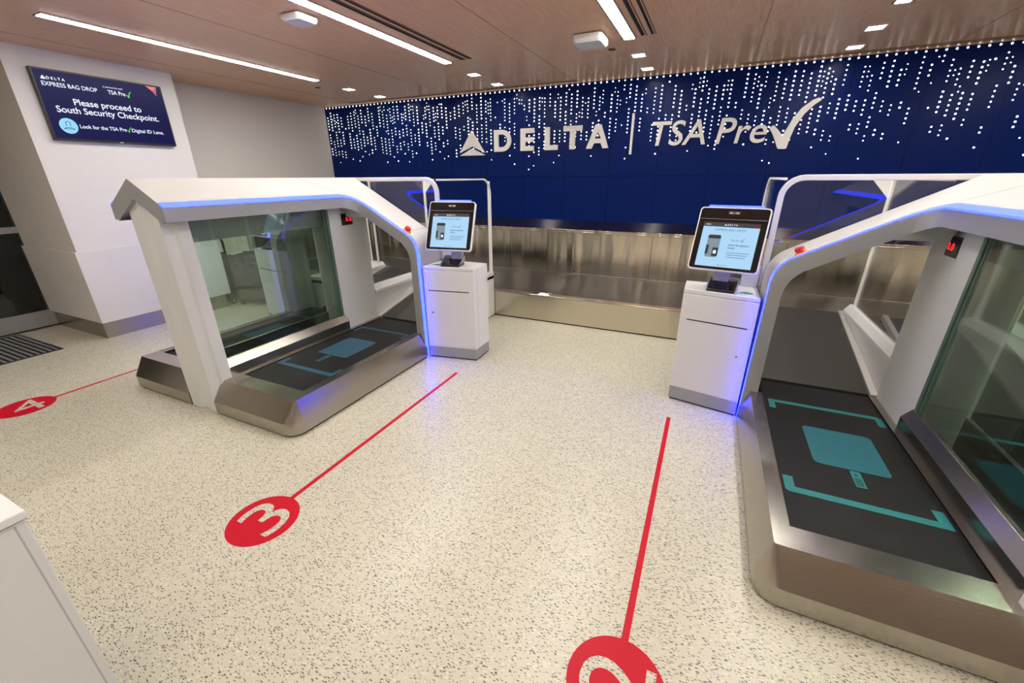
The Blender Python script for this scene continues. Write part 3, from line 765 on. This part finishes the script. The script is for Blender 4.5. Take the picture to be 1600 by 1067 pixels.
def feed_conveyor(c, label):
    t = thing('feed_conveyor', (c, 3.8, 0), label, 'feed conveyor', 'inclined feed conveyors')
    # centre wall shared by both lanes, wedge-shaped white side below, glass above
    YE = 4.34
    for s in (1, -1):
        X = lambda u: c + s * u
        ui = .72 if (c < 0 and s < 0) else .835            # inner face of the outer side wall
        near = (s > 0) == (c < 0)
        zt = .50 if near else .30
        bm = NB(); box(bm, X(.088 if near else .10), X(.135), 3.21, YE, .02, zt)
        obj('centre_wall', bm, M['white'], t)
        if near:
            bm = NB(); sec = [(.085, .48), (.15, .48), (.15, .512), (.115, .565), (.085, .565)]
            solid(bm, [(X(u), 3.21, z) for u, z in sec], [(X(u), YE, z) for u, z in sec]); obj('centre_sill', bm, M['white'], t, bevel=.004)
            bm = NB(); box(bm, X(.095), X(.105), 3.34, 4.26, .56, 1.57); obj('centre_glass', bm, M['clearglass'], t, smooth=0)
            bm = NB(); box(bm, X(.09), X(.112), 4.25, 4.275, .56, 1.585); box(bm, X(.09), X(.112), 3.34, 4.275, 1.565, 1.59); obj('glass_post', bm, M['sign'], t, bevel=.003)
            bm = NB(); solid(bm, [(X(.10), 4.255, 1.42), (X(.25), 4.255, 1.585), (X(.10), 4.255, 1.585)], [(X(.10), 4.268, 1.42), (X(.25), 4.268, 1.585), (X(.10), 4.268, 1.585)]); obj('post_gusset', bm, M['sign'], t)
        # inclined belt
        bm = NB(); y0, z0, y1, z1 = 3.235, .222, 4.36, .475
        solid(bm, [(X(.165), y0, z0), (X(ui - .006), y0, z0), (X(ui - .006), y0, z0 - .06), (X(.165), y0, z0 - .06)], [(X(.165), y1, z1), (X(ui - .006), y1, z1), (X(ui - .006), y1, z1 - .06), (X(.165), y1, z1 - .06)])
        solid(bm, [(X(.165), y1, z1), (X(ui - .006), y1, z1), (X(ui - .006), y1, z1 - .06), (X(.165), y1, z1 - .06)], [(X(.165), y1 + .1, z1 - .03), (X(ui - .006), y1 + .1, z1 - .03), (X(ui - .006), y1 + .1, z1 - .08), (X(.165), y1 + .1, z1 - .08)])
        obj('incline_belt', bm, M['belt2'], t, smooth=60)
        for ua, ub in ((.137, .176), (ui - .018, ui - .001)):
            bm = NB()
            solid(bm, [(X(ua), y0 - .03, z0 - .03), (X(ub), y0 - .03, z0 - .03), (X(ub), y0 - .03, z0 + .012), (X(ua), y0 - .03, z0 + .016)], [(X(ua), y1 + .02, z1 - .03), (X(ub), y1 + .02, z1 - .03), (X(ub), y1 + .02, z1 + .012), (X(ua), y1 + .02, z1 + .016)])
            obj('edge_strip', bm, M['brightsteel'], t)
        obj('end_roller_gap', box(NB(), X(.165), X(ui - .006), 3.186, 3.236, .12, .205), M['blackgap'], t)
        # outer wall
        bm = NB(); box(bm, X(ui + .013), X(.94), 3.31, 4.368, .016, .505); obj('outer_wall', bm, M['white'], t, bevel=.002)
        bm = NB(); sec = [(ui, .47), (ui, .505), (ui + .04, .545), (.94, .545), (.94, .47)]
        solid(bm, [(X(u), 3.31, z) for u, z in sec], [(X(u), 4.37, z) for u, z in sec]); obj('outer_sill', bm, M['white'], t, bevel=.003)
        bm = NB(); box(bm, X(ui + .07), X(ui + .092), 4.325, 4.348, .545, 1.56); obj('inner_post', bm, M['sign'], t, bevel=.003)
        rr_ = .16; yE = 4.352
        path = [(X(.925), yE, .52), (X(.925), yE, 1.58 - rr_)] + [(X(.925), yE - rr_ + rr_ * math.cos(math.radians(a)), 1.58 - rr_ + rr_ * math.sin(math.radians(a))) for a in range(15, 91, 15)] + [(X(.925), 3.32, 1.58)]
        bm = NB(); tube(bm, path, .016, .018, (1, 0, 0)); obj('outer_frame', bm, M['sign'], t, bevel=.003)
        g = [(3.32, .53), (yE, .53), (yE, 1.58 - rr_)] + [(yE - rr_ + rr_ * math.cos(math.radians(a)), 1.58 - rr_ + rr_ * math.sin(math.radians(a))) for a in range(15, 91, 15)] + [(3.32, 1.58)]
        bm = NB(); solid(bm, [(X(.921), y, z) for y, z in g], [(X(.929), y, z) for y, z in g]); obj('outer_glass', bm, M['clearglass'], t, smooth=0)
    return t

CL, CR = -3.2, 1.335
bag_machine(CL, 'white hooded two-lane bag drop machine standing left of the number 3 line', 'steelblue', 'steelblue')
bag_machine(CR, 'white hooded two-lane bag drop machine right of the number 2 line, cut by the frame')
feed_conveyor(CL, 'glass-sided inclined feed conveyor behind the left bag drop machine')
feed_conveyor(CR, 'glass-sided inclined feed conveyor behind the right bag drop machine')

# ------------------------------------------------------------------ check-in kiosks beside the arches
def kiosk(c, s, label):
    X = lambda u: c + s * u
    t = thing('check_in_kiosk', (X(1.19), 3.15, 0), label, 'kiosk', 'white check-in kiosks')
    psi = .19 * s
    f0, f1 = (.958, 2.968), (1.42, 3.055)
    plan = [f0, f1, (1.42, 3.315), (.958, 3.315)]
    bm = NB(); prism(bm, [(X(u), y) for u, y in plan], .113, .840); cab = obj('cabinet', bm, M['white'], t, bevel=.003)
    bm = NB(); prism(bm, [(X(u), y) for u, y in plan], .842, .872); obj('counter_top', bm, M['white'], t, bevel=.004)
    bm = NB(); prism(bm, [(X(u), y) for u, y in ((.958, 2.970), (1.418, 3.057), (1.418, 3.313), (.958, 3.313))], .014, .1125); obj('plinth', bm, M['silver'], t, bevel=.002)
    bm = NB(); prism(bm, [(X(u), y) for u, y in ((.965, 2.985), (1.41, 3.07), (1.41, 3.305), (.965, 3.305))], 0, .015); obj('shadow_gap', bm, M['blackgap'], t)
    d = Vector((s * (f1[0] - f0[0]), f1[1] - f0[1], 0)).normalized(); nf = Vector((d.y * s, -d.x * s, 0))
    if nf.y > 0: nf = -nf
    O = lambda k, z: Vector((X(f0[0] + (f1[0] - f0[0]) * k), f0[1] + (f1[1] - f0[1]) * k, z))
    Uz = Vector((0, 0, 1))
    wdt = .47
    def fpanel(bm, k0, k1, z0, z1, d0, d1):
        return slab(bm, [(0, 0), ((k1 - k0) * wdt, 0), ((k1 - k0) * wdt, z1 - z0), (0, z1 - z0)], O(k0, z0), d, Uz, nf, d0, d1)
    dr = obj('door', fpanel(NB(), .03, .975, .125, .652, -.001, .0022), M['white'], t, bevel=.001)
    ld = obj('upper_panel', fpanel(NB(), .03, .975, .660, .835, -.001, .0022), M['white'], t, bevel=.001)
    obj('paper_slot', fpanel(NB(), .085, .90, .6525, .6595, -.001, .0026), M['blackgap'], cab)
    bm = NB(); cyl(bm, O(.145, .452), nf, .0085, .0045, 16); lk = obj('door_lock', bm, M['chrome'], dr)
    bm = NB(); cyl(bm, O(.145, .452) + nf * .0045, nf, .004, .0006, 12); obj('key_slot', bm, M['black'], lk)
    bm = NB(); box(bm, X(1.4195), X(1.4212), 3.115, 3.117, .115, .838); obj('side_joint', bm, M['grey'], cab)
    bm = NB()
    for k0, k1 in ((.15, .31), (.74, .92)):
        for a in ((k0, k1, .770, .7712), (k0, k1, .705, .7062), (k0, k0 + .003, .705, .771), (k1 - .003, k1, .705, .771)): fpanel(bm, *a, .0021, .0024)
    obj('pressed_outline', bm, M['postwhite'], ld)
    # screen on its stand, leaning back and turned to the lane
    n = Vector((-math.sin(.1693) * s, math.cos(.1693), 0)); Rv = Vector((math.cos(.1693), math.sin(.1693) * s, 0))
    th = .421
    U_ = Vector((0, 0, 1)) * math.cos(th) + n * math.sin(th); Nn = Rv.cross(U_)
    if Nn.y > 0: Nn = -Nn
    ctr = Vector((X(1.2022), 3.0745, 1.2162))
    w, h = .419, .423
    bm = NB(); slab(bm, rrect(w, h, .022), ctr, Rv, U_, Nn, -.03, .0); mon = obj('monitor', bm, M['white'], t, bevel=.003)
    bm = NB(); slab(bm, rrect(w - .016, h - .016, .018), ctr, Rv, U_, Nn, -.001, .0012); obj('front_glass', bm, M['gloss'], mon, smooth=0)
    sx0, sx1, sy0, sy1 = -.166, .166, -.186, .108
    at = lambda u, v, l=.0014: ctr + Rv * u + U_ * v + Nn * l
    q = lambda a, b, c_, d_: [(a, c_), (b, c_), (b, d_), (a, d_)]
    def part(name, poly, m, l0=.0011, l1=.0016):
        return obj(name, slab(NB(), poly, ctr, Rv, U_, Nn, l0, l1), M[m], mon, smooth=0)
    part('screen', q(sx0, sx1, sy0, sy1 - .028), 'scr_sky'); part('screen_header', q(sx0, sx1, sy1 - .028, sy1), 'scr_head')
    def tx(name, s_, size, u, v, m, align='LEFT', offset=0., spacing=1., shear=0.):
        return obj(name, text(NB(), s_, size, at(u, v), Rv, U_, Nn, .0004, align, shear, offset, spacing, 1., .0003), M[m], mon, smooth=0)
    tx('screen_text', 'D E L T A', .0145, .006, sy1 - .019, 'scr_white', 'CENTER', .0003)
    part('screen_icon', [(-.041, .089), (-.027, .089), (-.034, .1)], 'scr_white', .0016, .0019)
    part('screen_icon', q(-.150, -.124, .092, .095), 'scr_white', .0016, .0019)
    part('screen_icon', q(.134, .156, .089, .098), 'scr_pink', .0016, .0019)
    tx('screen_text', 'EXPRESS BAG DROP', .0205, 0, .053, 'scr_text', 'CENTER')
    tx('screen_text', 'TSA Pre', .0165, .012, -.012, 'scr_text', 'LEFT', .0001, 1., .15)
    part('screen_icon', [(.074 + x * .055, -.016 + z * .055) for x, z in CH], 'scr_text', .0016, .0019)
    tx('screen_text', 'Facial Recognition', .0165, .008, -.042, 'scr_text', 'LEFT', .0004)
    tx('screen_text', 'Ready', .0165, .008, -.061, 'scr_text', 'LEFT', .0004)
    for v, e in ((-.089, .138), (-.104, .128), (-.119, .120)): part('small_print', q(.008, e, v, v + .0035), 'scr_text', .0016, .0019)
    part('screen_icon', [(-.025 + a, -.173 + b) for a, b in arc(0, 0, .004, 0, 330, 11)], 'scr_text', .0016, .0019)
    part('screen_icon', q(-.015, .03, -.1745, -.1725), 'scr_text', .0016, .0019)
    ph = [(-.083 + a, -.05 + b) for a, b in rrect(.078, .150, .016, 4)]
    part('phone_picture', ph, 'scr_photo', .0016, .0019)
    part('phone_picture', [(-.083 + a, .012 + b) for a, b in rrect(.078, .024, .011, 4)], 'scr_photod', .0019, .0021)
    part('phone_picture', q(-.122, -.105, -.105, -.045), 'scr_photod', .0019, .0021)
    part('phone_picture', q(-.080, -.0445, -.118, -.06), 'scr_photod', .0019, .0021)
    part('phone_picture', q(-.073, -.055, -.100, -.078), 'scr_white', .0021, .0023)
    part('screen_edge', q(-w / 2 + .016, w / 2 - .016, .1305, .1320), 'grey', .0011, .0014)
    cam = part('camera_window', q(-.034, .034, .165, .182), 'copper', .0011, .0022)
    part('camera_lens', q(-.024, -.012, .168, .179), 'grey', .0022, .0026); part('camera_lens', q(.012, .024, .168, .179), 'grey', .0022, .0026)
    bm = NB(); slab(bm, [(-.168, h / 2 - .001), (.168, h / 2 - .001), (.160, h / 2 + .017), (-.160, h / 2 + .017)], ctr, Rv, U_, Nn, -.028, -.006)
    obj('light_bar', bm, M['led'], mon, bevel=.004)
    # stand
    bm = NB(); obox(bm, Vector((X(1.20), 3.17, 1.01)), Rv, n, (0, 0, 1), .10, .05, .29); obj('stand', bm, M['grey'], t, bevel=.006)
    bm = NB(); obox(bm, Vector((X(1.20), 3.125, 1.16)), Rv, n, (0, 0, 1), .12, .10, .10); obj('hinge', bm, M['grey'], t, bevel=.006)
    bm = NB(); box(bm, X(.96), X(1.065), 3.285, 3.31, .872, 1.02); obj('side_bracket', bm, M['white'], t, bevel=.004)
    # document reader
    oc = Vector((X(1.185), 3.105, .872))
    bm = NB(); rd_ = [(-.07, 0), (.065, 0), (.065, .052), (.045, .056), (-.07, .016)]
    solid(bm, [oc + n * a + Uz * b - Rv * .085 for a, b in rd_], [oc + n * a + Uz * b + Rv * .085 for a, b in rd_])
    rdr = obj('document_reader', bm, M['black'], t, bevel=.003)
    sl = Vector(n * .115 + Uz * .04).normalized(); sn = Rv.cross(sl)
    if sn.z < 0: sn = -sn
    bm = NB(); slab(bm, [(-.07, .01), (.07, .01), (.07, .105), (-.07, .105)], oc - n * .07 + Uz * .016, Rv, sl, sn, -.001, .0015); obj('reader_glass', bm, M['gloss'], rdr)
    bm = NB()
    for k in (-1, 1): solid(bm, [oc + n * a + Uz * b + Rv * (k * .088) for a, b in ((-.06, .02), (.07, .03), (.07, .075), (.04, .078))], [oc + n * a + Uz * b + Rv * (k * .092) for a, b in ((-.06, .02), (.07, .03), (.07, .075), (.04, .078))])
    solid(bm, [oc + n * a + Uz * b - Rv * .092 for a, b in ((.062, .05), (.074, .05), (.074, .078), (.062, .078))], [oc + n * a + Uz * b + Rv * .092 for a, b in ((.062, .05), (.074, .05), (.074, .078), (.062, .078))])
    obj('reader_hood', bm, M['silver'], rdr, bevel=.002)
    # payment symbol decal
    oc = Vector((X(1.035), 3.085, .8725))
    bm = NB(); slab(bm, [(.04 * math.cos(a * PI / 12), .026 * math.sin(a * PI / 12)) for a in range(24)], oc, Rv, n, Uz, 0, .0006); dc = obj('decal', bm, M['green'], t)
    bm = NB(); slab(bm, [(-.016, -.008), (.016, -.008), (.016, .008), (-.016, .008)], oc, Rv, n, Uz, .0006, .0010)
    slab(bm, [(-.008, .010), (.008, .010), (.004, .018), (-.004, .018)], oc, Rv, n, Uz, .0006, .0010); obj('decal_symbol', bm, M['black'], dc)
    bm = NB(); slab(bm, [(-.045, -.03), (.045, -.03), (.045, -.024), (-.045, -.024)], oc, Rv, n, Uz, 0, .0006); obj('decal_edge', bm, M['black'], dc)
    return t
kiosk(CL, 1, 'white kiosk with tilted lit screen beside the left machine, right of its blue light strip')
kiosk(CR, -1, 'white kiosk with tilted lit screen beside the right machine, left of its blue light strip')
kiosk(CL, -1, 'white kiosk seen through the glass of the left machine, next to the suitcases')

# ------------------------------------------------------------------ luggage by the column
def suitcase(c, ang, w, d, h, m, label, pocket):
    t = thing('suitcase', (c[0], c[1], 0), label, 'suitcase', 'suitcases beside the white column')
    ca, sa = math.cos(ang), math.sin(ang)
    Rv, Fv, Uz = Vector((ca, sa, 0)), Vector((sa, -ca, 0)), Vector((0, 0, 1))     # Fv looks out of the front
    B = Vector((c[0], c[1], .05))
    bm = NB(); slab(bm, [(x, y + h / 2) for x, y in rrect(w, h, .07, 6)], B, Rv, Uz, Fv, -d / 2, d / 2); body = obj('shell', bm, m, t, bevel=.02)
    if pocket:
        bm = NB(); slab(bm, [(x, y + h * .60) for x, y in rrect(w * .80, h * .52, .06, 6)], B, Rv, Uz, Fv, d / 2 - .01, d / 2 + .035); pk = obj('front_pocket', bm, M['suitp'], t, bevel=.012)
        bm = NB(); slab(bm, [(x, y + h * .17) for x, y in rrect(w * .80, h * .22, .04, 6)], B, Rv, Uz, Fv, d / 2 - .01, d / 2 + .03); obj('lower_pocket', bm, M['suitp'], t, bevel=.012)
        bm = NB(); slab(bm, [(-w * .42, h * .31), (w * .42, h * .31), (w * .42, h * .325), (-w * .42, h * .325)], B, Rv, Uz, Fv, d / 2 - .005, d / 2 + .012); obj('zip', bm, M['black'], t)
        for k in (-.22, .22):
            b_ = NB(); cyl(b_, B + Rv * (k * w) + Uz * (h * .80) + Fv * (d / 2 + .03), Fv, .022, .01, 16); obj('stud', b_, M['black'], pk)
    for k in (-.38, .38):
        bm = NB(); cyl(bm, B + Rv * (k * w - .012) + Fv * (d / 2 - .03) + Uz * -.008, Rv, .041, .026, 20); wh = obj('wheel', bm, M['black'], t, bevel=.006)
        bm = NB(); cyl(bm, B + Rv * (k * w + .0145) + Fv * (d / 2 - .03) + Uz * -.008, Rv, .018, .002, 16); obj('hub', bm, M['alu'], wh)
    bm = NB()
    for k in (-.3, .3): obox(bm, B + Rv * (k * w) + Uz * -.03 + Fv * -d * .35, Rv, Fv, Uz, .03, .03, .04)
    obj('foot', bm, M['black'], t)
    bm = NB(); pts = [B + Rv * -.08 + Uz * (h - .005), B + Rv * -.07 + Uz * (h + .03), B + Rv * .07 + Uz * (h + .03), B + Rv * .08 + Uz * (h - .005)]
    tube(bm, pts, .018, .028, Fv); obj('carry_handle', bm, M['black'], t, bevel=.004)
    return t
suitcase((-5.50, 3.56), math.radians(22), .46, .26, .62, M['suit'], 'charcoal soft suitcase with front pockets standing behind the white column', True)
b2 = suitcase((-5.90, 3.43), math.radians(2), .30, .18, .60, M['suitb'], 'black suitcase with raised pull handle between column and charcoal suitcase', False)
ca, sa = math.cos(math.radians(2)), math.sin(math.radians(2)); Rv = Vector((ca, sa, 0)); B = Vector((-5.90, 3.43, .63))
bm = NB(); tube(bm, [B + Rv * -.1, B + Rv * -.1 + Vector((0, 0, .2)), B + Rv * -.07 + Vector((0, 0, .24)), B + Rv * .07 + Vector((0, 0, .24)), B + Rv * .1 + Vector((0, 0, .2)), B + Rv * .1], .03, .02, (sa, -ca, 0))
obj('pull_handle', bm, M['black'], b2, bevel=.004)

# ------------------------------------------------------------------ nearest cabinet, lower left corner of the photo
t = thing('white_cabinet', (-1.65, -.05, 0), 'pale cabinet cut off at the lower left corner, nearest the viewpoint', 'cabinet')
bm = NB(); prism(bm, [(-1.92, -.30), (-1.38, -.30), (-1.38, .20), (-1.92, .20)], .10, .845); obj('cabinet_body', bm, M['postwhite'], t, bevel=.003)
bm = NB(); prism(bm, [(-1.925, -.305), (-1.374, -.305), (-1.374, .206), (-1.925, .206)], .849, .872); obj('counter_top', bm, M['white'], t, bevel=.003)
bm = NB(); prism(bm, [(-1.91, -.29), (-1.39, -.29), (-1.39, .19), (-1.91, .19)], .0, .10); obj('plinth', bm, M['silver'], t)
bm = NB(); box(bm, -1.381, -1.3785, -.29, .178, .11, .84); obj('side_panel', bm, M['postwhite'], t)
bm = NB(); box(bm, -1.381, -1.3796, .178, .182, .11, .84); obj('panel_joint', bm, M['grey'], t)

# ------------------------------------------------------------------ camera, world, view
cd = bpy.data.cameras.new('camera'); cam = bpy.data.objects.new('camera', cd); C.objects.link(cam)
YAW, PIT, ROL, F = -.4334, -.3795, .0058, 643.7
cd.sensor_width = 36; cd.lens = F / 1600 * 36; cd.clip_start = .02
f = Vector((math.sin(YAW) * math.cos(PIT), math.cos(YAW) * math.cos(PIT), math.sin(PIT)))
r_ = Vector((math.cos(YAW), -math.sin(YAW), 0)); d_ = f.cross(r_)
r2 = r_ * math.cos(ROL) + d_ * math.sin(ROL); d2 = r_ * -math.sin(ROL) + d_ * math.cos(ROL)
cam.matrix_world = Matrix(((r2.x, -d2.x, -f.x, 0), (r2.y, -d2.y, -f.y, 0), (r2.z, -d2.z, -f.z, 1.6), (0, 0, 0, 1)))
S = bpy.context.scene
S.camera = cam
wd = bpy.data.worlds.new('night'); S.world = wd; wd.use_nodes = True
wd.node_tree.nodes['Background'].inputs[0].default_value = (.02, .025, .03, 1)
wd.node_tree.nodes['Background'].inputs[1].default_value = .3
S.view_settings.view_transform = 'Standard'; S.view_settings.look = 'None'
S.view_settings.gamma = 1; S.view_settings.use_curve_mapping = False
S.view_settings.exposure = -.02
S.cycles.max_bounces = 10; S.cycles.diffuse_bounces = 4; S.cycles.glossy_bounces = 6; S.cycles.transparent_max_bounces = 24
S.cycles.sample_clamp_indirect = 6.
